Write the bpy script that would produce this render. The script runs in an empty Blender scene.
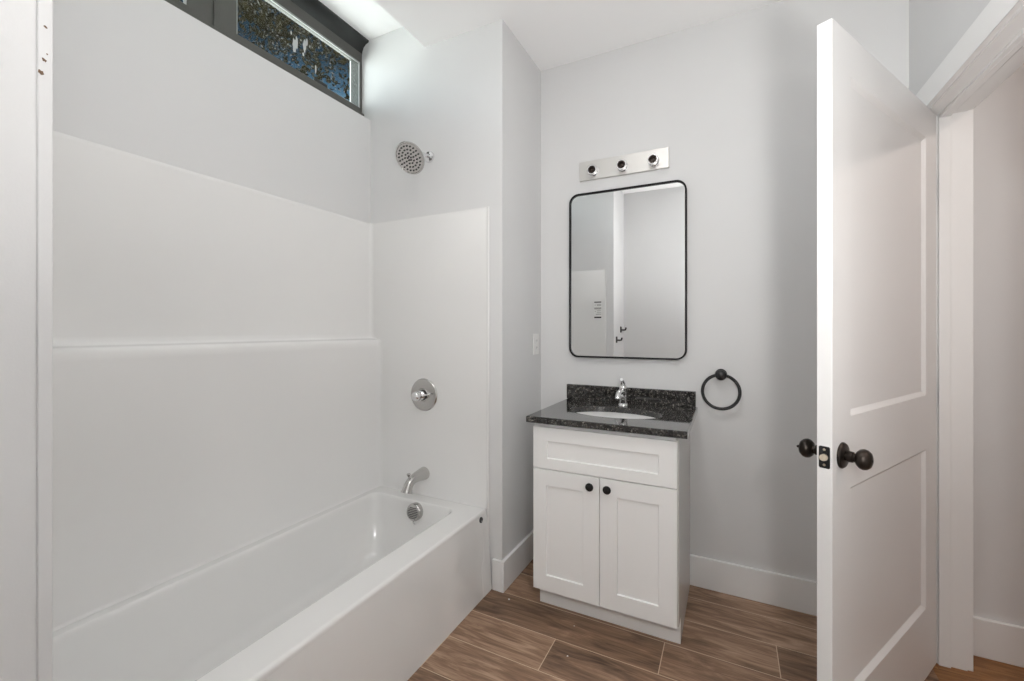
import bpy, bmesh, math, random
from mathutils import Vector, Matrix
random.seed(7)
C = bpy.context.scene.collection
SC = bpy.context.scene

# ------------------------------------------------------------------ camera
TH = math.atan(218 / 431.0)
cam = bpy.data.cameras.new('camera')
cam.sensor_fit = 'HORIZONTAL'; cam.sensor_width = 36.0
cam.lens = 431.0 * 36 / 1024
cam.shift_y = -11.0 / 1024
cam.clip_start = 0.02
camo = bpy.data.objects.new('camera', cam); C.objects.link(camo)
camo.location = (0, 0, 1.262)
camo.rotation_euler = (math.pi / 2, 0, TH)
SC.camera = camo

# ------------------------------------------------------------------ view + world + lights
vs = SC.view_settings
SC.display_settings.display_device = 'sRGB'
vs.view_transform = 'Standard'; vs.look = 'None'; vs.exposure = 0.0; vs.gamma = 1.0
vs.use_curve_mapping = False
try:
    SC.cycles.max_bounces = 14; SC.cycles.diffuse_bounces = 8; SC.cycles.glossy_bounces = 6
    SC.cycles.transparent_max_bounces = 12
    SC.cycles.sample_clamp_indirect = 6.0
    SC.cycles.use_denoising = True
except Exception:
    pass

FLASH_BOUNCE = 19.0     # flash head turned up to the ceiling
FLASH_DIRECT = 29.0      # bare part of the flash, beside the camera
HALL_LAMP = 11.0
BATH_FILL = 8.5  # added overhead fill, not a fixture of the room

w = bpy.data.worlds.new('world'); SC.world = w; w.use_nodes = True
nt = w.node_tree; nt.nodes.clear()
wo = nt.nodes.new('ShaderNodeOutputWorld'); bg = nt.nodes.new('ShaderNodeBackground')
tc = nt.nodes.new('ShaderNodeTexCoord'); sx = nt.nodes.new('ShaderNodeSeparateXYZ')
rp = nt.nodes.new('ShaderNodeValToRGB')
nt.links.new(tc.outputs['Generated'], sx.inputs[0]); nt.links.new(sx.outputs['Z'], rp.inputs[0])
e = rp.color_ramp.elements           # open sky by height: pale hazy horizon and sunlit ground, deeper blue above
e[0].position = 0.0; e[0].color = (1.0, 0.98, 0.94, 1)
e[1].position = 0.30; e[1].color = (0.50, 0.60, 0.68, 1)
x = e.new(0.42); x.color = (0.060, 0.092, 0.115, 1)
x = e.new(0.455); x.color = (0.010, 0.022, 0.036, 1)
x = e.new(0.50); x.color = (0.002, 0.005, 0.009, 1)
nt.links.new(rp.outputs[0], bg.inputs[0]); bg.inputs[1].default_value = 8.0
nt.links.new(bg.outputs[0], wo.inputs[0])


def light(name, kind, loc, energy, color=(1, 1, 1), rot=(0, 0, 0), size=0.2, size_y=None, shape='DISK', spread=None):
    l = bpy.data.lights.new(name, kind); l.energy = energy; l.color = color
    if kind == 'AREA':
        l.shape = shape; l.size = size
        if size_y: l.size_y = size_y
        if spread: l.spread = spread
    else:
        l.shadow_soft_size = size
    o = bpy.data.objects.new(name, l); C.objects.link(o)
    o.location = loc; o.rotation_euler = rot
    return o


light('flash_bounce', 'AREA', (0.30, -0.06, 1.05), FLASH_BOUNCE, (1.0, 0.985, 0.97), rot=(math.radians(156), 0, math.radians(-5)), size=0.25, spread=math.radians(155))
fl = light('flash_direct', 'SPOT', (0.26, -0.02, 1.54), FLASH_DIRECT, (1.0, 0.985, 0.965), rot=(math.radians(68), 0, math.radians(4)), size=0.07)
fl.data.spot_size = math.radians(135); fl.data.spot_blend = 1.0
light('hall_lamp', 'AREA', (1.72, 1.15, 2.735), HALL_LAMP, (1.0, 0.85, 0.77), size=0.07)
light('bath_fill', 'AREA', (-0.35, 0.75, 2.745), BATH_FILL, (1.0, 0.98, 0.96), size=0.35)  # soft fill added out of view to lift the tub and floor


# ------------------------------------------------------------------ materials
def mat(name, col, rough=0.5, metal=0.0, spec=0.5, coat=0.0, bump=0.0, bscale=200.0, var=0.0, vscale=3.0, coatr=0.05):
    m = bpy.data.materials.new(name); m.use_nodes = True
    n = m.node_tree; b = n.nodes['Principled BSDF']
    b.inputs['Base Color'].default_value = (*col, 1); b.inputs['Roughness'].default_value = rough
    b.inputs['Metallic'].default_value = metal; b.inputs['Specular IOR Level'].default_value = spec
    b.inputs['Coat Weight'].default_value = coat; b.inputs['Coat Roughness'].default_value = coatr
    tcn = n.nodes.new('ShaderNodeTexCoord')
    if bump > 0:
        nz = n.nodes.new('ShaderNodeTexNoise'); nz.inputs['Scale'].default_value = bscale; nz.inputs['Detail'].default_value = 2
        bp = n.nodes.new('ShaderNodeBump'); bp.inputs['Strength'].default_value = bump; bp.inputs['Distance'].default_value = 0.002
        n.links.new(tcn.outputs['Object'], nz.inputs['Vector']); n.links.new(nz.outputs[0], bp.inputs['Height'])
        n.links.new(bp.outputs[0], b.inputs['Normal'])
    if var > 0:
        nz = n.nodes.new('ShaderNodeTexNoise'); nz.inputs['Scale'].default_value = vscale; nz.inputs['Detail'].default_value = 3
        r = n.nodes.new('ShaderNodeValToRGB')
        r.color_ramp.elements[0].position = 0.3; r.color_ramp.elements[1].position = 0.7
        r.color_ramp.elements[0].color = (*[c * (1 - var) for c in col], 1); r.color_ramp.elements[1].color = (*[min(1, c * (1 + var)) for c in col], 1)
        n.links.new(tcn.outputs['Object'], nz.inputs['Vector']); n.links.new(nz.outputs[0], r.inputs[0]); n.links.new(r.outputs[0], b.inputs['Base Color'])
    return m


M = {}
M['wall'] = mat('wall_paint', (0.685, 0.687, 0.688), 0.6, spec=0.35, bump=0.06, bscale=260, var=0.008)
M['ceiling'] = mat('ceiling_paint', (0.92, 0.92, 0.92), 0.8, spec=0.2)
M['trim'] = mat('trim_paint', (0.80, 0.80, 0.795), 0.35, spec=0.45, bump=0.02, bscale=90)
M['door'] = mat('door_paint', (0.735, 0.732, 0.728), 0.32, spec=0.45, bump=0.03, bscale=120)
M['acrylic'] = mat('white_acrylic', (0.77, 0.768, 0.76), 0.16, spec=0.5, coat=0.35, coatr=0.06, bump=0.015, bscale=9)
M['porcelain'] = mat('white_porcelain', (0.88, 0.88, 0.87), 0.06, spec=0.6, coat=0.5)
M['cabinet'] = mat('cabinet_paint', (0.84, 0.84, 0.835), 0.35, spec=0.45, bump=0.02, bscale=80)
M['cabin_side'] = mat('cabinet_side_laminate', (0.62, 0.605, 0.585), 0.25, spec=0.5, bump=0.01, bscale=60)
M['black'] = mat('matte_black_metal', (0.012, 0.012, 0.013), 0.38, metal=0.2, spec=0.5, var=0.2, vscale=20)
M['bronze'] = mat('oil_rubbed_bronze', (0.030, 0.023, 0.019), 0.30, metal=0.75, spec=0.6, var=0.35, vscale=18)
M['chrome'] = mat('chrome', (0.80, 0.80, 0.81), 0.07, metal=1.0, var=0.03, vscale=6)
M['satin'] = mat('satin_metal_plate', (0.66, 0.65, 0.63), 0.42, metal=0.85, bump=0.02, bscale=140)
M['nickel'] = mat('brushed_nickel', (0.54, 0.53, 0.515), 0.20, metal=1.0, bump=0.03, bscale=140)
M['brass'] = mat('latch_brass', (0.70, 0.62, 0.50), 0.28, metal=1.0, var=0.1, vscale=60)
M['frame_black'] = mat('satin_black_frame', (0.006, 0.006, 0.007), 0.45, spec=0.25, var=0.2, vscale=20)
M['rubber'] = mat('dark_nozzle_rubber', (0.03, 0.03, 0.032), 0.5, var=0.2, vscale=50)
M['mirror'] = mat('mirror_silver', (0.90, 0.91, 0.915), 0.0, metal=1.0)
M['dark_frame'] = mat('dark_bronze_window_frame', (0.080, 0.078, 0.071), 0.38, metal=0.2, spec=0.5, var=0.1, vscale=10)
M['head'] = mat('dark_glossy_head_board', (0.022, 0.024, 0.023), 0.22, spec=0.4, var=0.1, vscale=10)
M['bead'] = mat('pale_glazing_bead', (0.42, 0.43, 0.435), 0.4, metal=0.1, var=0.05, vscale=20)
M['plastic'] = mat('white_switch_plastic', (0.80, 0.80, 0.79), 0.3, var=0.01, vscale=9)
M['chip'] = mat('bare_wood_chip', (0.14, 0.085, 0.05), 0.8, var=0.4, vscale=300)
M['paper'] = mat('label_paper', (0.80, 0.80, 0.79), 0.6, var=0.01, vscale=30)
M['ink'] = mat('label_ink', (0.02, 0.02, 0.02), 0.6, var=0.1, vscale=30)
M['speck'] = mat('white_paint_speck', (0.8, 0.8, 0.78), 0.6, var=0.02, vscale=200)
M['socket'] = mat('dark_socket_liner', (0.05, 0.035, 0.028), 0.35, metal=0.3, var=0.2, vscale=60)
M['bark'] = mat('tree_bark', (0.06, 0.045, 0.03), 0.9, var=0.3, vscale=8)
M['leaf'] = mat('tree_leaf', (0.0085, 0.0068, 0.0022), 0.85, spec=0.05, var=0.8, vscale=1.2)


def granite():
    m = bpy.data.materials.new('dark_granite'); m.use_nodes = True
    n = m.node_tree; b = n.nodes['Principled BSDF']; L = n.links
    t = n.nodes.new('ShaderNodeTexCoord')
    v = n.nodes.new('ShaderNodeTexVoronoi'); v.inputs['Scale'].default_value = 210
    v2 = n.nodes.new('ShaderNodeTexVoronoi'); v2.inputs['Scale'].default_value = 330
    nz = n.nodes.new('ShaderNodeTexNoise'); nz.inputs['Scale'].default_value = 55; nz.inputs['Detail'].default_value = 6
    for q in (v, v2, nz): L.new(t.outputs['Object'], q.inputs['Vector'])
    sp = n.nodes.new('ShaderNodeSeparateColor'); L.new(v.outputs['Color'], sp.inputs[0])
    r = n.nodes.new('ShaderNodeValToRGB'); cr = r.color_ramp; cr.interpolation = 'LINEAR'
    cr.elements[0].position = 0.0; cr.elements[0].color = (0.012, 0.012, 0.013, 1)
    cr.elements[1].position = 1.0; cr.elements[1].color = (0.24, 0.235, 0.22, 1)
    k = cr.elements.new(0.5); k.color = (0.026, 0.025, 0.025, 1)
    k = cr.elements.new(0.8); k.color = (0.062, 0.059, 0.054, 1)
    L.new(sp.outputs[0], r.inputs[0])
    r2 = n.nodes.new('ShaderNodeValToRGB'); r2.color_ramp.elements[0].position = 0.42; r2.color_ramp.elements[1].position = 0.6
    r2.color_ramp.elements[0].color = (0.35, 0.35, 0.36, 1); r2.color_ramp.elements[1].color = (1.15, 1.1, 1.05, 1)
    L.new(nz.outputs[0], r2.inputs[0])
    mx = n.nodes.new('ShaderNodeMix'); mx.data_type = 'RGBA'; mx.blend_type = 'MULTIPLY'; mx.inputs[0].default_value = 1.0
    L.new(r.outputs[0], mx.inputs[6]); L.new(r2.outputs[0], mx.inputs[7]); L.new(mx.outputs[2], b.inputs['Base Color'])
    b.inputs['Roughness'].default_value = 0.06; b.inputs['Specular IOR Level'].default_value = 0.6
    b.inputs['Coat Weight'].default_value = 0.4; b.inputs['Coat Roughness'].default_value = 0.03
    return m


M['granite'] = granite()


def planks(name, dark, mid, lite, grout, pw=0.1815, pl=1.18, y0=1.2855, x0=-1.034, off=0.3995, swap=False, gw=0.0016):
    m = bpy.data.materials.new(name); m.use_nodes = True
    n = m.node_tree; b = n.nodes['Principled BSDF']; L = n.links

    def math_(op, a, c=None, d=None):
        q = n.nodes.new('ShaderNodeMath'); q.operation = op
        for i, v in enumerate((a, c, d)):
            if v is None: continue
            if isinstance(v, (int, float)): q.inputs[i].default_value = v
            else: L.new(v, q.inputs[i])
        return q.outputs[0]
    t = n.nodes.new('ShaderNodeTexCoord'); s = n.nodes.new('ShaderNodeSeparateXYZ'); L.new(t.outputs['Object'], s.inputs[0])
    X, Y = (s.outputs['Y'], s.outputs['X']) if swap else (s.outputs['X'], s.outputs['Y'])
    ry = math_('DIVIDE', math_('SUBTRACT', Y, y0), pw)
    row = math_('FLOOR', ry); fy = math_('SUBTRACT', ry, row)
    rx = math_('DIVIDE', math_('SUBTRACT', math_('SUBTRACT', X, x0), math_('MULTIPLY', row, off)), pl)
    colm = math_('FLOOR', rx); fx = math_('SUBTRACT', rx, colm)
    dy = math_('MULTIPLY', math_('MINIMUM', fy, math_('SUBTRACT', 1.0, fy)), pw)
    dx = math_('MULTIPLY', math_('MINIMUM', fx, math_('SUBTRACT', 1.0, fx)), pl)
    g = math_('LESS_THAN', math_('MINIMUM', dx, dy), gw)
    idn = math_('ADD', math_('MULTIPLY', row, 7.31), math_('MULTIPLY', colm, 3.17))
    wn = n.nodes.new('ShaderNodeTexWhiteNoise'); wn.noise_dimensions = '1D'; L.new(idn, wn.inputs['W'])
    # grain: stretched along the plank, different in every plank
    cv = n.nodes.new('ShaderNodeCombineXYZ')
    L.new(math_('MULTIPLY', X, 1.1), cv.inputs[0]); L.new(math_('MULTIPLY', Y, 7.0), cv.inputs[1]); L.new(math_('MULTIPLY', idn, 1.7), cv.inputs[2])
    g1 = n.nodes.new('ShaderNodeTexNoise'); g1.inputs['Scale'].default_value = 3.2; g1.inputs['Detail'].default_value = 7
    g1.inputs['Roughness'].default_value = 0.6; g1.inputs['Distortion'].default_value = 1.3
    L.new(cv.outputs[0], g1.inputs['Vector'])
    cv2 = n.nodes.new('ShaderNodeCombineXYZ')
    L.new(math_('MULTIPLY', X, 4.0), cv2.inputs[0]); L.new(math_('MULTIPLY', Y, 90.0), cv2.inputs[1]); L.new(idn, cv2.inputs[2])
    g2 = n.nodes.new('ShaderNodeTexNoise'); g2.inputs['Scale'].default_value = 2.0; g2.inputs['Detail'].default_value = 4
    L.new(cv2.outputs[0], g2.inputs['Vector'])
    # knots: sparse dark eyes with rings
    cv3 = n.nodes.new('ShaderNodeCombineXYZ')
    L.new(math_('MULTIPLY', X, 1.9), cv3.inputs[0]); L.new(math_('MULTIPLY', Y, 4.6), cv3.inputs[1]); L.new(idn, cv3.inputs[2])
    vo = n.nodes.new('ShaderNodeTexVoronoi'); vo.inputs['Scale'].default_value = 1.0; L.new(cv3.outputs[0], vo.inputs['Vector'])
    kr = n.nodes.new('ShaderNodeValToRGB'); kr.color_ramp.elements[0].position = 0.02; kr.color_ramp.elements[1].position = 0.16
    kr.color_ramp.elements[0].color = (0.35, 0.33, 0.31, 1); kr.color_ramp.elements[1].color = (1, 1, 1, 1)
    L.new(math_('ADD', vo.outputs['Distance'], math_('MULTIPLY', g1.outputs[0], 0.06)), kr.inputs[0])
    val = math_('ADD', math_('ADD', math_('MULTIPLY', g1.outputs[0], 1.15), math_('MULTIPLY', g2.outputs[0], 0.42)),
                math_('MULTIPLY', math_('SUBTRACT', wn.outputs['Value'], 0.5), 0.30))
    r = n.nodes.new('ShaderNodeValToRGB'); cr = r.color_ramp
    cr.elements[0].position = 0.48; cr.elements[0].color = (*dark, 1)
    cr.elements[1].position = 1.10; cr.elements[1].color = (*lite, 1)
    k = cr.elements.new(0.78); k.color = (*mid, 1)
    L.new(val, r.inputs[0])
    mk = n.nodes.new('ShaderNodeMix'); mk.data_type = 'RGBA'; mk.blend_type = 'MULTIPLY'; mk.inputs[0].default_value = 1.0
    L.new(r.outputs[0], mk.inputs[6]); L.new(kr.outputs[0], mk.inputs[7])
    mx = n.nodes.new('ShaderNodeMix'); mx.data_type = 'RGBA'
    L.new(g, mx.inputs[0]); L.new(mk.outputs[2], mx.inputs[6]); mx.inputs[7].default_value = (*grout, 1)
    L.new(mx.outputs[2], b.inputs['Base Color'])
    b.inputs['Roughness'].default_value = 0.45; b.inputs['Specular IOR Level'].default_value = 0.4
    bp = n.nodes.new('ShaderNodeBump'); bp.inputs['Strength'].default_value = 0.25; bp.inputs['Distance'].default_value = 0.001
    L.new(math_('SUBTRACT', g2.outputs[0], g), bp.inputs['Height']); L.new(bp.outputs[0], b.inputs['Normal'])
    return m


M['floor'] = planks('wood_look_plank', (0.105, 0.062, 0.039), (0.27, 0.165, 0.106), (0.45, 0.305, 0.21), (0.60, 0.46, 0.33))
M['hall_floor'] = planks('hall_oak_floor', (0.13, 0.055, 0.018), (0.25, 0.115, 0.040), (0.36, 0.18, 0.07), (0.08, 0.035, 0.012), pw=0.085, y0=0.02, gw=0.0006)


def dirty_glass():
    m = bpy.data.materials.new('dirty_window_glass'); m.use_nodes = True
    n = m.node_tree; n.nodes.clear(); L = n.links
    out = n.nodes.new('ShaderNodeOutputMaterial')
    tr = n.nodes.new('ShaderNodeBsdfTransparent'); tr.inputs[0].default_value = (0.88, 0.93, 0.93, 1)
    gl = n.nodes.new('ShaderNodeBsdfGlossy'); gl.inputs['Roughness'].default_value = 0.03
    df = n.nodes.new('ShaderNodeBsdfDiffuse'); df.inputs[0].default_value = (0.40, 0.41, 0.41, 1)
    t = n.nodes.new('ShaderNodeTexCoord')
    nz = n.nodes.new('ShaderNodeTexNoise'); nz.inputs['Scale'].default_value = 95; nz.inputs['Detail'].default_value = 5
    n2 = n.nodes.new('ShaderNodeTexNoise'); n2.inputs['Scale'].default_value = 7; n2.inputs['Detail'].default_value = 4
    mp = n.nodes.new('ShaderNodeMapping'); mp.inputs['Scale'].default_value = (1, 60, 9)
    n3 = n.nodes.new('ShaderNodeTexNoise'); n3.inputs['Scale'].default_value = 1.0; n3.inputs['Detail'].default_value = 2
    L.new(t.outputs['Object'], nz.inputs['Vector']); L.new(t.outputs['Object'], n2.inputs['Vector'])
    L.new(t.outputs['Object'], mp.inputs['Vector']); L.new(mp.outputs[0], n3.inputs['Vector'])

    def ramp(src, a, b_, hi):
        r = n.nodes.new('ShaderNodeMapRange'); r.inputs[1].default_value = a; r.inputs[2].default_value = b_
        r.inputs[3].default_value = 0; r.inputs[4].default_value = hi; L.new(src, r.inputs[0]); return r.outputs[0]

    def mm(op, a, b_):
        q = n.nodes.new('ShaderNodeMath'); q.operation = op
        for i, v in enumerate((a, b_)):
            if isinstance(v, (int, float)): q.inputs[i].default_value = v
            else: L.new(v, q.inputs[i])
        return q.outputs[0]
    speck = mm('MULTIPLY', ramp(nz.outputs[0], 0.60, 0.69, 0.8), ramp(n2.outputs[0], 0.30, 0.60, 1.0))
    drip = ramp(n3.outputs[0], 0.72, 0.78, 0.35)
    film = ramp(n2.outputs[0], 0.35, 0.75, 0.012)
    tot = mm('MINIMUM', mm('ADD', mm('ADD', speck, drip), film), 0.9)
    fr = n.nodes.new('ShaderNodeFresnel'); fr.inputs[0].default_value = 1.12
    m1 = n.nodes.new('ShaderNodeMixShader'); L.new(fr.outputs[0], m1.inputs[0]); L.new(tr.outputs[0], m1.inputs[1]); L.new(gl.outputs[0], m1.inputs[2])
    m2 = n.nodes.new('ShaderNodeMixShader'); L.new(tot, m2.inputs[0]); L.new(m1.outputs[0], m2.inputs[1]); L.new(df.outputs[0], m2.inputs[2])
    L.new(m2.outputs[0], out.inputs[0])
    return m


M['glass'] = dirty_glass()


# ------------------------------------------------------------------ mesh helpers
class MB:
    def __init__(s): s.v = []; s.f = []

    def vert(s, p): s.v.append(tuple(p)); return len(s.v) - 1

    def box(s, x0, x1, y0, y1, z0, z1):
        i = len(s.v)
        for z in (z0, z1):
            for (x, y) in ((x0, y0), (x1, y0), (x1, y1), (x0, y1)): s.v.append((x, y, z))
        s.f += [(i, i + 3, i + 2, i + 1), (i + 4, i + 5, i + 6, i + 7), (i, i + 1, i + 5, i + 4), (i + 1, i + 2, i + 6, i + 5),
                (i + 2, i + 3, i + 7, i + 6), (i + 3, i, i + 4, i + 7)]
        return s

    def loft(s, rings, closed=True, cap0=False, cap1=False):
        n = len(rings[0]); base = len(s.v)
        for r in rings:
            for p in r: s.v.append(tuple(p))
        for i in range(len(rings) - 1):
            for j in range(n if closed else n - 1):
                a = base + i * n + j; b = base + i * n + (j + 1) % n
                s.f.append((a, b, b + n, a + n))
        if cap0: s.f.append(tuple(base + j for j in reversed(range(n))))
        if cap1: s.f.append(tuple(base + (len(rings) - 1) * n + j for j in range(n)))
        return s

    def lathe(s, prof, origin, axis, seg=40, cap0=True, cap1=True):
        """prof: list of (radius, distance along axis)"""
        ax = Vector(axis).normalized(); u = ax.orthogonal().normalized(); v = ax.cross(u); o = Vector(origin)
        rings = []
        for r, d in prof:
            r = max(r, 1e-5)
            rings.append([o + ax * d + (u * math.cos(2 * math.pi * k / seg) + v * math.sin(2 * math.pi * k / seg)) * r for k in range(seg)])
        return s.loft(rings, True, cap0, cap1)

    def tube(s, pts, rad, seg=20, cap=True, closed=False):
        pts = [Vector(p) for p in pts]; n = len(pts)
        if not isinstance(rad, (list, tuple)): rad = [rad] * n
        rings = []; prev = None
        for i, p in enumerate(pts):
            if closed: t = pts[(i + 1) % n] - pts[i - 1]
            else: t = pts[min(i + 1, n - 1)] - pts[max(i - 1, 0)]
            t.normalize()
            u = t.orthogonal().normalized() if prev is None else (prev - t * prev.dot(t)).normalized()
            prev = u; v = t.cross(u)
            rings.append([p + (u * math.cos(2 * math.pi * k / seg) + v * math.sin(2 * math.pi * k / seg)) * rad[i] for k in range(seg)])
        if closed: rings.append(rings[0])
        return s.loft(rings, True, cap and not closed, cap and not closed)


def obj(name, mb, m, parent=None, bevel=0.0, bseg=2, smooth=35, loc=None, rot=None, solid=0.0):
    me = bpy.data.meshes.new(name)
    me.from_pydata(mb.v, [], mb.f)
    bm = bmesh.new(); bm.from_mesh(me); bmesh.ops.remove_doubles(bm, verts=bm.verts, dist=1e-6)
    bmesh.ops.recalc_face_normals(bm, faces=bm.faces); bm.to_mesh(me); bm.free()
    if smooth:
        for p in me.polygons: p.use_smooth = True
        me.set_sharp_from_angle(angle=math.radians(smooth))
    me.materials.append(m)
    o = bpy.data.objects.new(name, me); C.objects.link(o)
    if solid:
        q = o.modifiers.new('solid', 'SOLIDIFY'); q.thickness = solid; q.offset = -1
    if bevel:
        q = o.modifiers.new('bevel', 'BEVEL'); q.width = bevel; q.segments = bseg; q.limit_method = 'ANGLE'; q.angle_limit = math.radians(40)
        q.harden_normals = False
    if loc: o.location = loc
    if rot: o.rotation_euler = rot
    if parent: o.parent = parent
    return o


def tag(o, label=None, cat=None, group=None, kind=None):
    if label: o['label'] = label
    if cat: o['category'] = cat
    if group: o['group'] = group
    if kind: o['kind'] = kind
    return o


def thing(name, label, cat, loc=(0, 0, 0), rz=0.0, group=None, kind=None):
    o = bpy.data.objects.new(name, None); C.objects.link(o); o.empty_display_size = 0.05
    o.location = loc; o.rotation_euler = (0, 0, rz)
    return tag(o, label, cat, group, kind)


def struct(name, mb, m, label, cat, **k):
    return tag(obj(name, mb, m, **k), label, cat, kind='structure')


def panel_mb(w, h, t, openings, depth, bev, back=True):
    """Frame-and-panel board: x 0..w, z 0..h, front face at y=0 looking to -y, back at y=t. openings: (x0,x1,z0,z1)"""
    mb = MB()
    xs = sorted({0, w, *[o[0] for o in openings], *[o[1] for o in openings]})
    zs = sorted({0, h, *[o[2] for o in openings], *[o[3] for o in openings]})
    for side in ((0, 1), (t, -1)):
        y, sg = side
        for i in range(len(xs) - 1):
            for j in range(len(zs) - 1):
                a, b, c, d = xs[i], xs[i + 1], zs[j], zs[j + 1]
                inside = any(o[0] <= a and b <= o[1] and o[2] <= c and d <= o[3] for o in openings)
                if inside and (sg == 1 or back): continue
                k = [mb.vert(p) for p in ((a, y, c), (b, y, c), (b, y, d), (a, y, d))]; mb.f.append(tuple(k))
        if sg == 1 or back:
            for (a, b, c, d) in openings:
                o_ = [mb.vert(p) for p in ((a, y, c), (b, y, c), (b, y, d), (a, y, d))]
                yy = y + sg * depth
                i_ = [mb.vert(p) for p in ((a + bev, yy, c + bev), (b - bev, yy, c + bev), (b - bev, yy, d - bev), (a + bev, yy, d - bev))]
                for q in range(4): mb.f.append((o_[q], o_[(q + 1) % 4], i_[(q + 1) % 4], i_[q]))
                mb.f.append(tuple(i_))
    for j in range(len(zs) - 1):
        for x in (0, w):
            k = [mb.vert(p) for p in ((x, 0, zs[j]), (x, t, zs[j]), (x, t, zs[j + 1]), (x, 0, zs[j + 1]))]; mb.f.append(tuple(k))
    for i in range(len(xs) - 1):
        for z in (0, h):
            k = [mb.vert(p) for p in ((xs[i], 0, z), (xs[i + 1], 0, z), (xs[i + 1], t, z), (xs[i], t, z))]; mb.f.append(tuple(k))
    return mb


def rrect(x0, x1, y0, y1, r, z, n=8):
    pts = []
    for cx, cy, a0 in ((x1 - r, y1 - r, 0), (x0 + r, y1 - r, 90), (x0 + r, y0 + r, 180), (x1 - r, y0 + r, 270)):
        for k in range(n + 1):
            a = math.radians(a0 + 90 * k / n); pts.append((cx + r * math.cos(a), cy + r * math.sin(a), z))
    return pts


# ------------------------------------------------------------------ main dimensions (metres)
XL, XR, YE, YB, XW, ZC = -1.834, -0.981, 1.836, 2.311, 0.655, 2.762
YN, YA, ZR = -0.25, 0.2875, 2.920
XW2 = 0.783                                  # hall face of the right wall
DY0, DY1, DZ = 1.252, 2.180, 2.069           # door opening inside the jambs

# ------------------------------------------------------------------ the shell
struct('floor', MB().box(-2.0, 0.672, -0.37, 2.43, -0.08, 0), M['floor'], 'brown wood-look plank floor of the bathroom', 'floor', smooth=0)
struct('floor_hall', MB().box(0.672, 2.22, -0.37, 2.43, -0.08, 0), M['hall_floor'], 'orange oak floor beyond the open door', 'floor', smooth=0)
mb = MB().box(-2.0, XL, YA - 0.1, YE + 0.1, 0, 2.458).box(-2.0, XL, YA - 0.1, 0.36, 2.458, 3.0)
struct('wall_left', mb, M['wall'], 'pale grey wall above the bathtub under the high window', 'wall', smooth=0)
struct('wall_alcove', MB().box(-2.0, XR, YE, 2.43, 0, 3.0), M['wall'], 'pale grey wall with the shower head at the end of the bathtub', 'wall', smooth=0)
struct('wall_back', MB().box(XR, 2.22, YB, 2.43, 0, 3.0), M['wall'], 'pale grey wall behind the vanity and mirror', 'wall', smooth=0)
mb = MB().box(XW, XW2, YN - 0.1, DY0 - 0.018, 0, 3.0).box(XW, XW2, DY1 + 0.018, YB + 0.02, 0, 3.0).box(XW, XW2, DY0 - 0.018, DY1 + 0.018, DZ + 0.018, 3.0)
struct('wall_right', mb, M['wall'], 'pale grey wall with the doorway to the hall', 'wall', smooth=0)
struct('wall_near', MB().box(-1.0, 2.22, -0.37, YN, 0, 3.0), M['wall'], 'plain grey wall behind the camera seen in the mirror', 'wall', smooth=0)
struct('wall_stub', MB().box(-2.0, XR - 0.004, -0.37, YA, 0, 3.0), M['wall'], 'white wall end at the left edge beside the bathtub', 'wall', smooth=0)
struct('wall_hall', MB().box(2.1, 2.22, -0.37, 2.43, 0, 3.0), M['wall'], 'hall wall beyond the doorway', 'wall', smooth=0)
struct('ceiling', MB().box(-1.445, 2.22, -0.37, 2.43, ZC, 3.02), M['ceiling'], 'white ceiling', 'ceiling', smooth=0)
struct('ceiling_recess', MB().box(-2.0, -1.40, -0.37, 2.0, ZR, 3.02), M['ceiling'], 'raised strip of white ceiling beside the high window', 'ceiling', smooth=0)

# corner bead on the near stub wall with chipped paint
t1 = struct('trim_1', MB().box(XR - 0.012, XR, 0.2705, YA + 0.001, 0, ZC), M['wall'], 'white corner strip with brown paint chips at the left edge', 'trim', bevel=0.002)
for (yy, zz, a, b_) in ((0.2745, 1.672, 0.0040, 0.0040), (0.2782, 1.694, 0.0026, 0.0026), (0.2815, 1.705, 0.0012, 0.0014), (0.2795, 1.748, 0.0020, 0.0020)):
    m_ = MB(); ring = []
    for k in range(12):
        an = 2 * math.pi * k / 12; rr = 1 + 0.3 * random.uniform(-1, 1)
        ring.append((yy + a * rr * math.cos(an), zz + b_ * rr * math.sin(an) - 0.35 * a * rr * math.cos(an)))
    m_.loft([[(XR - 0.0005, p[0], p[1]) for p in ring], [(XR + 0.0003, p[0], p[1]) for p in ring]], True, True, True)
    o = obj('paint_chip', m_, M['chip'], t1, smooth=0); o['label'] = 'brown chip of missing paint'


def baseboard(name, runs, label):
    mb = MB()
    for (x0, x1, y0, y1) in runs: mb.box(x0, x1, y0, y1, 0, 0.148)
    return struct(name, mb, M['trim'], label, 'baseboard', bevel=0.003)


baseboard('baseboard_back', [(XR + 0.0155, 0.619, YB - 0.015, YB)], 'white baseboard along the wall behind the vanity')
baseboard('baseboard_alcove', [(XR, XR + 0.015, YE - 0.015, YB - 0.0), (-1.030, XR + 0.0, YE - 0.015, YE)], 'white baseboard wrapping the wall end beside the bathtub')
baseboard('baseboard_hall', [(XW2 + 0.02, 2.1, YB - 0.017, YB)], 'white baseboard in the hall beyond the door')

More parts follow.
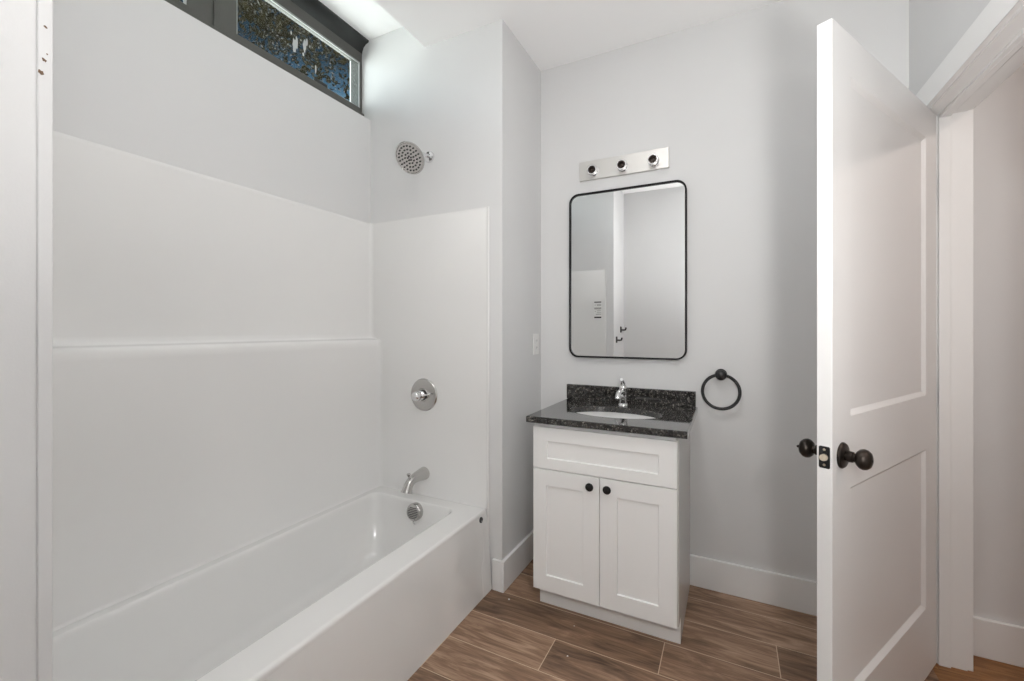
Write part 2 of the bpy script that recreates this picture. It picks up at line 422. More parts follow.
# ------------------------------------------------------------------ doorway trim
CW = 0.089
def casing(name, x0, x1, label):
    mb = MB(); r = 0.005
    a, b_, z = DY0 - r, DY1 + r, DZ + r
    pts = [(a - CW, 0), (a, 0), (a, z), (b_, z), (b_, 0), (b_ + CW, 0), (b_ + CW, z + CW), (a - CW, z + CW)]
    # two legs and a head, mitred
    for poly in ([(a - CW, 0), (a, 0), (a, z), (a - CW, z + CW)], [(a - CW, z + CW), (a, z), (b_, z), (b_ + CW, z + CW)], [(b_, 0), (b_ + CW, 0), (b_ + CW, z + CW), (b_, z)]):
        mb.loft([[(x0, p[0], p[1]) for p in poly], [(x1, p[0], p[1]) for p in poly]], True, True, True)
    return struct(name, mb, M['trim'], label, 'door casing', bevel=0.0015, smooth=0)


casing('trim_2', XW - 0.018, XW, 'white flat casing around the doorway on the bathroom side')
casing('trim_3', XW2, XW2 + 0.018, 'white flat casing around the doorway on the hall side')
mb = MB().box(XW, XW2, DY0 - 0.018, DY0, 0, DZ + 0.018).box(XW, XW2, DY1, DY1 + 0.018, 0, DZ + 0.018).box(XW, XW2, DY0, DY1, DZ, DZ + 0.018)
jamb = struct('trim_4', mb, M['trim'], 'white door jamb lining the doorway', 'door jamb', smooth=0)
mb = MB().box(0.700, 0.735, DY0, DY0 + 0.011, 0, DZ - 0.011).box(0.700, 0.735, DY1 - 0.011, DY1, 0, DZ - 0.011).box(0.700, 0.735, DY0, DY1, DZ - 0.011, DZ)
obj('door_stop', mb, M['trim'], jamb, bevel=0.002, smooth=0)

# ------------------------------------------------------------------ door leaf, swung into the room
DW, DT = 0.914, 0.035
P = Vector((0.235, 1.362, 0.012)); Hc = Vector((0.689, 2.156, 0.012))
dvec = (Hc - P).normalized(); rz = math.atan2(dvec.y, dvec.x)
# local frame: x along the leaf from the free edge to the hinges, -y = visible face, y=0 visible face plane
door = thing('door_1', 'white two-panel interior door standing partly open with dark knobs', 'door', P, rz, kind='structure')
leaf = obj('door_leaf', panel_mb(DW, 2.053, DT, [(0.117, 0.790, 0.250, 0.820), (0.117, 0.790, 1.015, 1.938)], 0.011, 0.013), M['door'], door, bevel=0.0012, smooth=0)
KZ = 0.917
for sg, y0 in ((-1, 0.0), (1, DT)):
    kx = 0.060
    kb = obj('door_knob', MB().lathe([(0.0, 0.0650), (0.010, 0.0645), (0.0195, 0.0610), (0.0250, 0.0545), (0.0268, 0.0475), (0.0250, 0.0405), (0.0190, 0.0340), (0.0118, 0.0310), (0.0112, 0.0265), (0.0140, 0.0250), (0.0145, 0.016), (0.0130, 0.012), (0.0130, 0.004)][::-1],
                                     (kx, y0, KZ), (0, sg, 0), 40), M['bronze'], door)
    obj('rosette', MB().lathe([(0.0345, 0.0), (0.0345, 0.003), (0.031, 0.007), (0.020, 0.0085), (0.016, 0.009)], (kx, y0, KZ), (0, sg, 0), 40), M['bronze'], kb)
    if sg == 1:
        obj('turn_button', MB().lathe([(0.004, 0.063), (0.004, 0.071), (0.0015, 0.074)], (kx, y0, KZ), (0, sg, 0), 16), M['bronze'], kb)
    else:
        o = obj('keyhole_pin', MB().lathe([(0.003, 0.0645), (0.003, 0.0656)], (kx, y0, KZ), (0, sg, 0), 16), M['ink'], kb)
lp = obj('latch_plate', MB().loft([[(-xx, 0.0175 + a * 0.0125, KZ + b_ * 0.0285) for a, b_ in
        ((-1, -.9), (-.8, -1), (.8, -1), (1, -.9), (1, .9), (.8, 1), (-.8, 1), (-1, .9))] for xx in (-0.001, 0.0012)], True, True, True), M['black'], door, smooth=0)
obj('latch_bolt', MB().loft([[(xa, 0.0175 + 0.0085 * math.cos(t_ * math.pi / 12), KZ + 0.0095 * math.sin(t_ * math.pi / 12)) if xa > -0.005 else
        (xa * (0.6 + 0.4 * math.cos(t_ * math.pi / 12)), 0.0175 + 0.0082 * math.cos(t_ * math.pi / 12), KZ + 0.009 * math.sin(t_ * math.pi / 12)) for t_ in range(24)] for xa in (0.0, -0.011)], True, True, True),
    M['brass'], lp)['label'] = 'brass latch bolt'
for dz in (-0.020, 0.020):
    obj('screw', MB().lathe([(0.0036, 0.0), (0.0032, 0.0020), (0.001, 0.0024)], (0.0, 0.0175, KZ + dz), (-1, 0, 0), 14), M['brass'], lp)
for hz in (0.32, 1.01, 1.78):
    hg = obj('hinge', MB().box(DW - 0.0005, DW + 0.0022, 0.004, DT, hz - 0.045, hz + 0.045), M['black'], door, smooth=0)
    obj('hinge_pin', MB().lathe([(0.004, -0.051), (0.0065, -0.048), (0.0065, 0.048), (0.004, 0.051)], (DW + 0.004, DT + 0.004, hz), (0, 0, 1), 16), M['black'], hg)

# ------------------------------------------------------------------ high window
win = thing('window_1', 'dark framed narrow sliding window high above the bathtub', 'window', (XL, 1.1, 2.458), kind='structure')
def wpart(name, mb, m, par=win, **k):
    mb.v = [(a - XL, b_ - 1.1, c - 2.458) for a, b_, c in mb.v] if par is win else mb.v
    return obj(name, mb, m, par, **k)
GX = -1.905
gz0, gz1 = 2.538, 2.803
wpart('window_frame', MB().box(-1.985, -1.885, 0.36, YE, 2.458, 2.505).box(-1.985, -1.885, 0.36, 0.395, 2.5, ZR).box(-1.985, GX + 0.003, 1.828, YE, 2.5, ZR)
      .box(-1.985, GX + 0.004, 0.36, YE, 2.835, ZR), M['dark_frame'], bevel=0.002, smooth=0)
# coved head board running along the recess ceiling
cv_ = [(-1.95, ZR), (-1.95, 2.84), (-1.904, 2.84), (-1.899, 2.868), (-1.889, 2.890), (-1.872, 2.904), (-1.851, 2.910), (-1.849, 2.914), (-1.849, ZR)]
wpart('head_board', MB().loft([[(p[0], y, p[1]) for p in cv_] for y in (0.36, YE)], True, True, True), M['head'], smooth=50)
for name, ya, yb, xo in (('left', 0.395, 1.040, -0.006), ('right', 1.033, 1.830, 0.0)):
    g0, g1 = (0.46, 0.936) if name == 'left' else (1.125, 1.822)
    fr = MB()
    x0, x1 = GX - 0.022 + xo, GX + 0.004 + xo
    fr.box(x0, x1, ya, yb, 2.503, gz0).box(x0, x1, ya, yb, gz1, 2.837).box(x0, x1, ya, g0, gz0, gz1).box(x0, x1, g1, yb, gz0, gz1)
    fr = wpart('sash', fr, M['dark_frame'], bevel=0.0015, smooth=0)
    b0 = 0.009
    mb = MB().box(x0 + 0.0192, x1 - 0.003, g1 - b0, g1, gz0, gz1).box(x0 + 0.0192, x1 - 0.003, g0, g1 - b0, gz1 - b0, gz1).box(x0 + 0.0192, x1 - 0.003, g0, g0 + 0.004, gz0, gz1 - b0).box(x0 + 0.0192, x1 - 0.003, g0, g1, gz0, gz0 + 0.003)
    mb.v = [(a - XL, b_ - 1.1, c - 2.458) for a, b_, c in mb.v]
    o = obj('glazing_bead', mb, M['bead'], fr, smooth=0); o['label'] = 'pale glazing bead'
    mb = MB().box(x0 + 0.0155, x0 + 0.019, g0 + 0.002, g1 - 0.002, gz0 + 0.001, gz1 - 0.002)
    mb.v = [(a - XL, b_ - 1.1, c - 2.458) for a, b_, c in mb.v]
    o = obj('glass_pane', mb, M['glass'], fr, smooth=0); o['label'] = 'dirty speckled glass pane'
stk = MB()
for (py, z0_, z1_, wd) in ((1.405, 2.625, 2.690, 0.010), (1.418, 2.650, 2.705, 0.006), (1.462, 2.655, 2.722, 0.009), (1.474, 2.690, 2.730, 0.006), (1.455, 2.632, 2.650, 0.004), (1.527, 2.578, 2.628, 0.004), (1.388, 2.700, 2.716, 0.004)):
    ring = []
    for k in range(14):
        a = 2 * math.pi * k / 14; rr = 1 + 0.25 * random.uniform(-1, 1)
        ring.append((py + wd * rr * math.cos(a), (z0_ + z1_) / 2 + (z1_ - z0_) / 2 * rr * math.sin(a)))
    stk.loft([[(GX - 0.0030, p[0], p[1]) for p in ring], [(GX - 0.0018, p[0], p[1]) for p in ring]], True, True, True)
wpart('dried_streak', stk, M['bead'], smooth=0)['label'] = 'whitish dried streaks on the glass'
wpart('sash_latch', MB().box(GX - 0.012, GX + 0.001, 1.52, 1.60, gz0 - 0.002, gz0 + 0.022), M['black'], bevel=0.004)

# a tree outside, seen through the glass from below
tree = thing('tree', 'dark leafy tree outside beyond the high window', 'tree', (-5.2, 2.6, 0))
obj('trunk', MB().tube([(0, 0, -1), (0.05, 0.05, 1.5), (0.0, 0.1, 3.2), (0.15, 0.3, 5.0)], [0.2, 0.17, 0.13, 0.06], 14), M['bark'], tree)
mb = MB()
for (qx, qy, qz, qr) in ((0.2, -0.2, 5.0, 1.1), (1.1, 0.8, 5.1, 0.95), (1.2, -1.3, 4.6, 0.9), (0.3, 1.9, 5.6, 1.2), (1.6, -0.3, 4.6, 0.75), (1.3, 2.6, 4.9, 0.7), (0.4, -2.2, 5.0, 1.1), (-0.8, 0.6, 6.2, 1.3), (1.5, -3.0, 4.6, 0.9)):
    for k in range(1500):
        d = Vector((random.gauss(0, 1), random.gauss(0, 1), random.gauss(0, 1))).normalized() * qr * random.random() ** 0.4
        c = Vector((qx, qy, qz)) + d
        u = Vector((random.gauss(0, 1), random.gauss(0, 1), random.gauss(0, 1))).normalized(); v = u.orthogonal().normalized(); wv = u.cross(v)
        L_ = random.uniform(0.025, 0.06)
        i = len(mb.v)
        mb.v += [tuple(c - u * L_), tuple(c + v * L_ * 0.45 + wv * 0.01), tuple(c + u * L_), tuple(c - v * L_ * 0.45 + wv * 0.01)]
        mb.f.append((i, i + 1, i + 2, i + 3))
obj('foliage', mb, M['leaf'], tree, smooth=0)

# ------------------------------------------------------------------ shower surround
sur = thing('shower_surround', 'glossy white moulded shower surround with a long ledge', 'shower surround', (XL, YA, 0.384))
def sweep_rows():
    rows = [(0.3848, -1.752), (0.388, -1.757), (0.394, -1.760), (0.80, -1.760), (1.165, -1.760), (1.188, -1.762), (1.200, -1.769), (1.206, -1.780), (1.209, -1.800), (1.214, -1.815), (1.222, -1.824), (1.240, -1.829), (1.50, -1.829), (1.850, -1.829), (1.861, -1.8305), (1.866, -1.8335)]
    return rows
def fillet_pts(xb, yw, sg, r=0.022, n=6):
    """quarter round from the back panel to an end panel at y=yw; sg=+1 far end, -1 near end"""
    out = []
    for k in range(n + 1):
        a = math.pi / 2 * k / n
        out.append((xb + r * (1 - math.sin(a)) if False else xb + r - r * math.cos(a), yw - sg * (r - r * math.sin(a))))
    return out
YS1, YS0 = YE - 0.004, YA + 0.004
back, far_, near_ = [], [], []
for z, xb in sweep_rows():
    yo = 0.0034 if z > 1.86 else (-0.008 if z < 0.386 else (-0.003 if z < 0.39 else 0.0))
    f1 = fillet_pts(xb, YS1 + yo, 1); f0 = fillet_pts(xb, YS0 - yo, -1)
    back.append([(p[0] - XL, p[1] - YA, z - 0.384) for p in (f0[::-1] + f1)])
    far_.append([(p[0] - XL, p[1] - YA, z - 0.384) for p in (f1[-1], (-1.40, YS1 + yo), (-1.066, YS1 + yo), (-1.0645, YE - 0.0005))])
    near_.append([(p[0] - XL, p[1] - YA, z - 0.384) for p in (f0[-1], (-1.40, YS0 - yo), (-1.066, YS0 - yo), (-1.0645, YA + 0.0005))])
obj('back_panel', MB().loft(back, False), M['acrylic'], sur, smooth=60)
obj('end_panel', MB().loft(far_, False), M['acrylic'], sur, smooth=60)
obj('end_panel', MB().loft(near_, False), M['acrylic'], sur, smooth=60)
for ya, yb in ((YE - 0.007, YE - 0.0004), (YA + 0.0004, YA + 0.007)):
    mb = MB().box(-1.066, -1.052, ya, yb, 0.0, 1.866)
    mb.v = [(a - XL, b_ - YA, c - 0.384) for a, b_, c in mb.v]
    obj('edge_flange', mb, M['acrylic'], sur, bevel=0.004, bseg=3)

# ------------------------------------------------------------------ bathtub
tub = thing('bathtub', 'white alcove bathtub with a plain front apron', 'bathtub', (-1.45, 1.06, 0))
TY0, TY1, TZ = YA + 0.0075, YE - 0.0075, 0.384
ox = Vector((-1.45, 1.06, 0))
def tl(mb): mb.v = [(a - ox.x, b_ - ox.y, c) for a, b_, c in mb.v]; return mb
XO = -1.066                                  # outer edge of the rim
rings = [rrect(-1.757, XO - 0.0, TY0, TY1, 0.004, TZ - 0.022), rrect(-1.757, XO - 0.0, TY0, TY1, 0.004, TZ - 0.010), rrect(-1.757, XO - 0.003, TY0, TY1, 0.004, TZ - 0.003), rrect(-1.757, XO - 0.010, TY0, TY1, 0.004, TZ), rrect(-1.7565, XO - 0.013, TY0 + 0.0005, TY1 - 0.0005, 0.004, TZ)]
for ins, z, r in ((-0.006, TZ, 0.041), (-0.002, TZ, 0.042), (0.003, TZ - 0.0015, 0.044), (0.0065, TZ - 0.006, 0.046), (0.009, TZ - 0.013, 0.05), (0.0125, TZ - 0.030, 0.052), (0.016, TZ - 0.055, 0.055), (0.034, 0.24, 0.07), (0.060, 0.12, 0.09), (0.085, 0.088, 0.11), (0.13, 0.072, 0.10)):
    x0_, x1_, y0_, y1_ = -1.718, -1.192, 0.395, 1.752
    k0 = 1.0 + (TZ - z) * 1.6               # the head end lies back more
    rings.append(rrect(x0_ + ins, x1_ - ins, y0_ + ins * k0 * 1.5, y1_ - ins, r, z))
obj('basin', tl(MB().loft(rings, True, False, True)), M['acrylic'], tub, smooth=50)
ap = [(-1.80, 0.0), (-1.80, 0.02), (XO - 0.03, TZ - 0.02)]
prof = [(-1.076, 0.355), (XO - 0.0005, TZ - 0.016), (XO + 0.0005, TZ - 0.024), (-1.062, 0.33), (-1.050, 0.19), (-1.037, 0.03), (-1.035, 0.0), (-1.09, 0.0)]
apron = obj('apron', tl(MB().loft([[(p[0], y, p[1]) for p in prof] for y in (TY0, TY1)], True, True, True)), M['acrylic'], tub, smooth=30)
def apx(z): return -1.0635 + (0.33 - z) * 0.083 + 0.001
poly = [(TY1, 0.0), (1.752, 0.0), (1.748, 0.015), (1.748, 0.130), (1.756, 0.150), (1.772, 0.165), (1.777, 0.18), (1.777, 0.345), (TY1, 0.345)]
obj('apron_end_plate', tl(MB().loft([[(apx(z) - 0.01, y, z) for y, z in poly], [(apx(z) + 0.0022, y, z) for y, z in poly]], True, True, True)), M['acrylic'], apron, bevel=0.0015, smooth=0)
o = obj('apron_plug', tl(MB().lathe([(0.0135, -0.004), (0.0135, 0.0022), (0.011, 0.0035), (0.010, 0.0008)], (-1.0635, 1.774, 0.3500), (1, 0, 0.08), 24)), M['rubber'], apron)
o['label'] = 'small dark plug in the apron end'
ov = obj('overflow_cover', tl(MB().lathe([(0.043, -0.012), (0.043, 0.012), (0.0405, 0.0165), (0.036, 0.019), (0.030, 0.020)], (-1.424, 1.728, 0.3385), (0, -1, 0.12), 48)), M['nickel'], tub)
ov['label'] = 'brushed metal overflow cover with slots'
for k in range(7):
    zz = 0.3385 + (k - 3) * 0.0082
    wd = math.sqrt(max(0.0, 0.031 ** 2 - (zz - 0.3385) ** 2))
    obj('slot', tl(MB().box(-1.424 - wd, -1.424 + wd, 1.7062 + (k - 3) * 0.0010, 1.7110 + (k - 3) * 0.0010, zz - 0.0017, zz + 0.0017)), M['rubber'], ov, smooth=0)
obj('trip_lever', tl(MB().tube([(-1.424, 1.712, 0.298), (-1.418, 1.708, 0.290), (-1.410, 1.708, 0.284)], [0.0035, 0.003, 0.0035], 10)), M['nickel'], ov)

# ------------------------------------------------------------------ shower fittings
sh = thing('showerhead', 'round chrome shower head on an arm high above the tub', 'shower head', (-1.415, YE, 2.172))
obj('wall_flange', MB().lathe([(0.030, 0.0), (0.030, 0.004), (0.026, 0.011), (0.016, 0.015), (0.012, 0.016)], (0, 0, 0), (0, -1, 0), 36), M['chrome'], sh)
obj('shower_arm', MB().tube([(0, 0, 0), (0, -0.03, 0), (0, -0.06, -0.003), (0, -0.09, -0.012), (0, -0.118, -0.026)], 0.0095, 20), M['chrome'], sh)
hn = Vector((0.03, -0.80, -0.60)).normalized(); hc = Vector((0.004, -0.164, -0.064))
hd = obj('spray_head', MB().lathe([(0.012, -0.052), (0.016, -0.046), (0.0165, -0.036), (0.013, -0.030), (0.022, -0.024), (0.048, -0.017), (0.070, -0.011), (0.078, -0.006), (0.0795, 0.0), (0.0775, 0.004), (0.0725, 0.005), (0.071, 0.003)], hc, hn, 56), M['nickel'], sh)
u = hn.orthogonal().normalized(); v = hn.cross(u)
mb = MB()
nn = 0
for ring, cnt in ((0.010, 5), (0.025, 9), (0.042, 15), (0.059, 21)):
    for k in range(cnt):
        a = 2 * math.pi * (k + 0.37 * nn) / cnt
        mb.lathe([(0.0042, 0.0), (0.0042, 0.0030), (0.0028, 0.0052)], hc + hn * 0.003 + (u * math.cos(a) + v * math.sin(a)) * ring, hn, 8)
    nn += 1
o = obj('nozzle_plate', mb, M['rubber'], hd); o['label'] = 'rings of dark spray nozzles'

vv = thing('shower_valve', 'round chrome shower valve with a lever on the surround', 'shower valve', (-1.449, YE - 0.0046, 0.916))
obj('escutcheon', MB().lathe([(0.086, 0.0), (0.086, 0.003), (0.082, 0.008), (0.060, 0.0125), (0.036, 0.015), (0.034, 0.018)], (0, 0, 0), (0, -1, 0), 56), M['nickel'], vv)
hh = obj('handle', MB().lathe([(0.0265, 0.014), (0.0265, 0.040), (0.024, 0.043), (0.0235, 0.052), (0.025, 0.056), (0.0235, 0.074), (0.016, 0.083), (0.006, 0.087), (0.0, 0.0875)], (0, 0, 0), (0, -1, 0), 40), M['chrome'], vv)
obj('lever', MB().tube([(0.018, -0.032, 0.003), (0.040, -0.030, 0.006), (0.062, -0.028, 0.010)], [0.0055, 0.0042, 0.005], 14), M['chrome'], hh)
obj('collar', MB().lathe([(0.0285, 0.016), (0.0285, 0.024)], (0, 0, 0), (0, -1, 0), 40), M['black'], hh)

sp = thing('tub_spout', 'brushed metal tub spout with a pull knob on top', 'tub spout', (-1.447, YE - 0.0046, 0.500))
pp, rr_ = [], []
for k, (y, z, r) in enumerate(((0, 0, 0.034), (-0.006, 0, 0.034), (-0.020, 0.0, 0.0325), (-0.045, 0.0, 0.0285), (-0.070, -0.001, 0.0255), (-0.092, -0.004, 0.0235), (-0.110, -0.011, 0.0228), (-0.124, -0.023, 0.0228), (-0.133, -0.037, 0.0235), (-0.139, -0.050, 0.0270), (-0.142, -0.058, 0.0300))):
    pp.append((0, y, z)); rr_.append(r)
sb = obj('spout_body', MB().tube(pp, rr_, 28), M['nickel'], sp, smooth=50)
obj('diverter_knob', MB().lathe([(0.005, 0.0), (0.005, 0.022), (0.008, 0.025), (0.0105, 0.030), (0.0095, 0.034), (0.003, 0.0355)], (0, -0.122, 0.0), (0, -0.15, 1), 24), M['nickel'], sp)

# ------------------------------------------------------------------ vanity
van = thing('vanity_cabinet', 'white shaker vanity cabinet with black knobs', 'cabinet', (-0.48, 1.785, 0))
vo_ = Vector((-0.48, 1.785, 0))
def vl(mb): mb.v = [(a - vo_.x, b_ - vo_.y, c) for a, b_, c in mb.v]; return mb
VX0, VX1, VF, VD, VT = -0.788, -0.1765, 1.785, 1.765, 0.8505
obj('carcass', vl(MB().box(VX0, VX1 - 0.012, VF, YB - 0.002, 0.106, VT)), M['cabinet'], van, bevel=0.001, smooth=0)
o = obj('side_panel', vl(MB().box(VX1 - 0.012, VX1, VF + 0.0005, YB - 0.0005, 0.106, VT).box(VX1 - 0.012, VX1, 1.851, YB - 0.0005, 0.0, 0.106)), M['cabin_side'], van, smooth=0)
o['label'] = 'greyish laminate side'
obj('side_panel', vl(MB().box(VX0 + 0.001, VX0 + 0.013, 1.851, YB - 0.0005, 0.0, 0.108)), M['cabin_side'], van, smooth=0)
obj('toe_kick', vl(MB().box(VX0, VX1 - 0.0003, 1.846, 1.860, 0.0, 0.112)), M['cabinet'], van, bevel=0.001, smooth=0)
def front(name, x0, x1, z0, z1, stile, top, bot, stile2):
    m_ = panel_mb(x1 - x0, z1 - z0, VF - VD - 0.0006, [(stile, x1 - x0 - stile2, bot, z1 - z0 - top)], 0.007, 0.0016, back=False)
    m_.v = [(a + x0, b_ + VD, c + z0) for a, b_, c in m_.v]
    return obj(name, vl(m_), M['cabinet'], van, bevel=0.001, smooth=0)
front('drawer_front', -0.786, -0.1815, 0.648, 0.830, 0.066, 0.060, 0.046, 0.068)
d1 = front('cabinet_door', -0.786, -0.4860, 0.109, 0.6435, 0.062, 0.070, 0.068, 0.070)
d2 = front('cabinet_door', -0.4830, -0.1815, 0.109, 0.6435, 0.071, 0.070, 0.068, 0.068)
for d_, kx in ((d1, -0.5225), (d2, -0.4490)):
    obj('knob', vl(MB().lathe([(0.0065, 0.0), (0.006, 0.010), (0.011, 0.014), (0.0165, 0.018), (0.0172, 0.022), (0.0155, 0.0255), (0.008, 0.0275), (0.0, 0.028)], (kx, VD, 0.6055), (0, -1, 0), 32)), M['black'], d_)

ct = thing('countertop', 'dark speckled granite countertop with backsplash', 'countertop', (-0.476, 2.0, VT))
co = Vector((-0.476, 2.0, VT)); CX0, CX1, CY0, CT = -0.809, -0.142, 1.738, 0.8785
def cl(mb): mb.v = [(a - co.x, b_ - co.y, c - co.z) for a, b_, c in mb.v]; return mb
SXc, SYc, SA, SB = -0.478, 2.005, 0.214, 0.136
N = 96
def ell(a, b_, z, n=N): return [(SXc + a * math.cos(2 * math.pi * k / n), SYc + b_ * math.sin(2 * math.pi * k / n), z) for k in range(n)]
def sq(z, ins=0.0):
    """outline of the slab sampled radially from the bowl's centre so that it lofts to the ellipse"""
    out = []
    x0, x1, y0, y1 = CX0 + ins, CX1 - ins, CY0 + ins, YB - 0.0005
    angs = []
    for k in range(N):
        a = 2 * math.pi * k / N; dx, dy = SA * math.cos(a), SB * math.sin(a)
        t_ = min([(x1 - SXc) / dx if dx > 1e-9 else 9e9, (x0 - SXc) / dx if dx < -1e-9 else 9e9, (y1 - SYc) / dy if dy > 1e-9 else 9e9, (y0 - SYc) / dy if dy < -1e-9 else 9e9])
        out.append([SXc + dx * t_, SYc + dy * t_, z])
    for cx_, cy_ in ((x0, y0), (x1, y0), (x1, y1), (x0, y1)):
        k = min(range(N), key=lambda q: (out[q][0] - cx_) ** 2 + (out[q][1] - cy_) ** 2); out[k][0] = cx_; out[k][1] = cy_
    return out
rings = [ell(SA, SB, VT), ell(SA, SB, CT - 0.002), ell(SA + 0.002, SB + 0.002, CT), sq(CT, 0.004), sq(CT - 0.0015, 0.001), sq(CT - 0.004, 0.0), sq(VT + 0.002, 0.0), sq(VT, 0.002), ell(SA, SB, VT)]
obj('slab', cl(MB().loft(rings, True)), M['granite'], ct, smooth=0)
obj('backsplash', cl(MB().box(-0.815, -0.150, 2.289, YB - 0.0005, CT, 0.957)), M['granite'], ct, bevel=0.0012, smooth=0)

sk = thing('sink', 'white oval undermount sink bowl in the granite countertop', 'sink', (SXc, SYc, VT))
prof = [(1.10, -0.001), (1.10, -0.012), (1.04, -0.014), (1.02, -0.04), (0.93, -0.09), (0.72, -0.128), (0.35, -0.142), (0.10, -0.145)]
rings = []
outer = [(1.12, -0.0005), (1.0, -0.0005), (0.985, -0.006), (0.955, -0.035), (0.87, -0.080), (0.68, -0.115), (0.35, -0.130), (0.11, -0.134), (0.11, -0.140), (0.37, -0.141), (0.74, -0.126), (0.93, -0.088), (1.01, -0.040), (1.03, -0.013), (1.12, -0.0125), (1.12, -0.0005)]
for s_, z in outer: rings.append([(SA * s_ * math.cos(2 * math.pi * k / 64), SB * s_ * math.sin(2 * math.pi * k / 64), z) for k in range(64)])
obj('bowl', MB().loft(rings, True), M['porcelain'], sk, smooth=50)
obj('drain', MB().lathe([(0.023, -0.137), (0.023, -0.131), (0.019, -0.129), (0.008, -0.130), (0.0, -0.130)], (0, 0, 0), (0, 0, 1), 32), M['chrome'], sk)

fc = thing('faucet', 'chrome single-handle faucet behind the sink', 'faucet', (-0.480, 2.190, CT + 0.0004))
obj('base', MB().lathe([(0.026, 0.0), (0.026, 0.006), (0.0235, 0.011), (0.021, 0.013)], (0, 0, 0), (0, 0, 1), 36), M['chrome'], fc)
obj('body', MB().lathe([(0.0205, 0.012), (0.0195, 0.05), (0.0205, 0.085), (0.022, 0.093), (0.020, 0.100), (0.010, 0.104), (0.0, 0.105)], (0, 0, 0), (0, 0, 1), 36), M['chrome'], fc)
obj('spout', MB().tube([(0, -0.006, 0.058), (0, -0.035, 0.070), (0, -0.070, 0.076), (0, -0.098, 0.073), (0, -0.114, 0.062), (0, -0.120, 0.048)], [0.015, 0.0145, 0.0135, 0.013, 0.0135, 0.014], 24), M['chrome'], fc)
obj('handle', MB().tube([(0, 0.002, 0.098), (0, -0.001, 0.110), (0.0, -0.010, 0.120), (0.0, -0.026, 0.130), (0.0, -0.036, 0.135)], [0.015, 0.013, 0.0095, 0.0075, 0.008], 18), M['chrome'], fc)

# ------------------------------------------------------------------ mirror and vanity light
MX0, MX1, MZ0, MZ1 = -0.797, -0.190, 1.109, 2.007
mcx, mcz = (MX0 + MX1) / 2, (MZ0 + MZ1) / 2
mir = thing('wall_mirror', 'rounded rectangular mirror with a thin black frame', 'mirror', (mcx, YB - 0.0045, mcz), rz=0.0125)
hw, hh2 = (MX1 - MX0) / 2, (MZ1 - MZ0) / 2
def rrxz(w_, h_, r, y): return [(p[0], y, p[1]) for p in rrect(-w_, w_, -h_, h_, r, 0, 12)]
rings = [rrxz(hw, hh2, 0.052, 0.0), rrxz(hw, hh2, 0.052, -0.026), rrxz(hw - 0.001, hh2 - 0.001, 0.051, -0.028), rrxz(hw - 0.008, hh2 - 0.008, 0.044, -0.028), rrxz(hw - 0.009, hh2 - 0.009, 0.043, -0.026), rrxz(hw - 0.009, hh2 - 0.009, 0.043, -0.0165)]
obj('frame', MB().loft(rings, True), M['frame_black'], mir, smooth=40)
obj('mirror_glass', MB().loft([rrxz(hw - 0.006, hh2 - 0.006, 0.046, -0.006), rrxz(hw - 0.006, hh2 - 0.006, 0.046, -0.018)], True, True, True), M['mirror'], mir, smooth=0)

vlx = thing('vanity_light', 'brushed metal strip light with three empty sockets', 'wall light', (-0.510, YB, 2.138))
obj('back_plate', MB().box(-0.235, 0.235, -0.014, -0.0, -0.057, 0.047), M['satin'], vlx, bevel=0.002, smooth=0)
for k, px in enumerate((-0.157, 0.0, 0.157)):
    s_ = obj('socket', MB().lathe([(0.026, 0.012), (0.027, 0.017), (0.0235, 0.019), (0.0230, 0.044), (0.0250, 0.046), (0.0250, 0.052), (0.0205, 0.052), (0.0200, 0.024), (0.0, 0.024)], (px + 0.004, 0, -0.016), (0, -1, 0), 36), M['chrome'], vlx)
    obj('socket_liner', MB().lathe([(0.0198, 0.0245), (0.0198, 0.049), (0.0165, 0.049), (0.0160, 0.030), (0.007, 0.030), (0.006, 0.040), (0.0, 0.041)], (px + 0.004, 0, -0.016), (0, -1, 0), 30), M['socket'], s_)

# ------------------------------------------------------------------ towel ring, outlet, hooks, label, specks
tr = thing('towel_ring', 'matte black towel ring on the wall right of the vanity', 'towel ring', (-0.0385, YB, 1.046))
obj('wall_mount', MB().lathe([(0.0265, 0.0), (0.0265, 0.006), (0.022, 0.010), (0.014, 0.014), (0.0125, 0.022), (0.016, 0.028), (0.0235, 0.034), (0.0255, 0.042), (0.0235, 0.049), (0.015, 0.054), (0.0, 0.056)], (0, 0, 0), (0, -1, 0), 36), M['black'], tr)
obj('ring', MB().tube([(0.080 * math.sin(a), -0.036 + 0.006 * math.cos(a), -0.080 + 0.080 * math.cos(a)) for a in [2 * math.pi * k / 72 for k in range(72)]], 0.0072, 16, closed=True), M['black'], tr)

ot = thing('wall_outlet', 'white wall outlet on the grey wall beside the vanity', 'outlet', (XR, 2.233, 1.180))
obj('cover_plate', MB().box(0, 0.006, -0.036, 0.036, -0.058, 0.058), M['plastic'], ot, bevel=0.003, smooth=0)
for zz in (-0.020, 0.020):
    r_ = obj('receptacle', MB().loft([[(x_, a * 0.0165, zz + b_ * 0.014) for a, b_ in ((-.7, -1), (.7, -1), (1, -.5), (1, .5), (.7, 1), (-.7, 1), (-1, .5), (-1, -.5))] for x_ in (0.004, 0.0075)], True, True, True), M['plastic'], ot, smooth=0)
    obj('slot', MB().box(0.0072, 0.0078, -0.0075, -0.0055, zz - 0.003, zz + 0.005).box(0.0072, 0.0078, 0.0055, 0.0075, zz - 0.003, zz + 0.005).box(0.0072, 0.0078, -0.0015, 0.0015, zz - 0.009, zz - 0.006), M['ink'], r_, smooth=0)

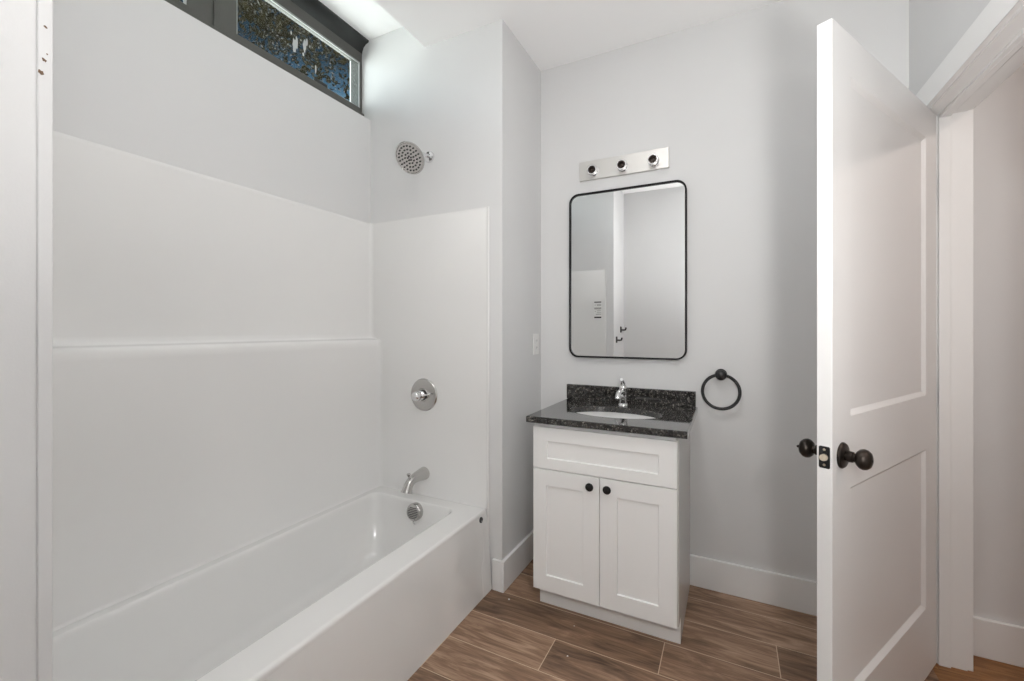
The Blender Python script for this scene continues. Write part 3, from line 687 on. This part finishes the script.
def hook(y, z, label):
    t_ = thing('robe_hook', label, 'hook', (XR - 0.004, y, z), group='robe hooks on the wall behind the camera')
    obj('rosette', MB().box(0, 0.010, -0.022, 0.022, -0.032, 0.032), M['black'], t_, bevel=0.003)
    obj('hook_arm', MB().tube([(0.006, 0, -0.004), (0.035, 0, -0.006), (0.052, 0, -0.003), (0.056, 0, 0.008), (0.056, 0, 0.022)], 0.0085, 12), M['black'], t_)
hook(0.150, 1.158, 'black robe hook, lower one in the mirror')
hook(-0.070, 1.262, 'black robe hook, upper one in the mirror')

lb = thing('instruction_sticker', 'white sticker with black text lines seen in the mirror', 'sticker', (-1.140, YA + 0.004, 1.46))
obj('paper', MB().box(-0.040, 0.040, 0, 0.0006, -0.085, 0.085), M['paper'], lb, smooth=0)
mb = MB()
for zz, x0, x1, th_ in ((0.078, -0.036, 0.036, 0.006), (0.048, -0.030, -0.024, 0.004), (0.055, -0.010, 0.034, 0.0018), (0.044, -0.010, 0.034, 0.0018), (0.018, -0.036, 0.036, 0.0035), (0.008, -0.036, 0.036, 0.0018),
                        (-0.014, -0.030, -0.024, 0.004), (-0.010, -0.010, 0.034, 0.0018), (-0.030, -0.010, 0.034, 0.0018), (-0.045, -0.020, 0.034, 0.0018), (-0.076, -0.036, 0.036, 0.008)):
    mb.box(x0, x1, 0.0005, 0.0010, zz - th_ * 0.9, zz + th_ * 0.9)
obj('print', mb, M['ink'], lb, smooth=0)

for (x_, y_, s_, lab) in ((-0.922, 1.792, 0.0042, 'white paint speck on the floor by the baseboard corner'), (-0.592, 1.757, 0.0020, 'tiny white speck on the floor left of the cabinet base'), (-0.5605, 1.583, 0.0030, 'pale speck on the floor in front of the vanity')):
    m_ = MB().lathe([(s_, 0.0), (s_ * 1.1, s_ * 0.25), (s_ * 0.6, s_ * 0.55), (0.0, s_ * 0.6)], (0, 0, 0), (0, 0, 1), 9)
    m_.v = [(a * random.uniform(0.8, 1.2), b_ * random.uniform(0.7, 1.1), c) for a, b_, c in m_.v]
    tag(obj('paint_speck', m_, M['speck'], loc=(x_, y_, 0.0)), lab, 'paint speck', 'paint specks on the floor')
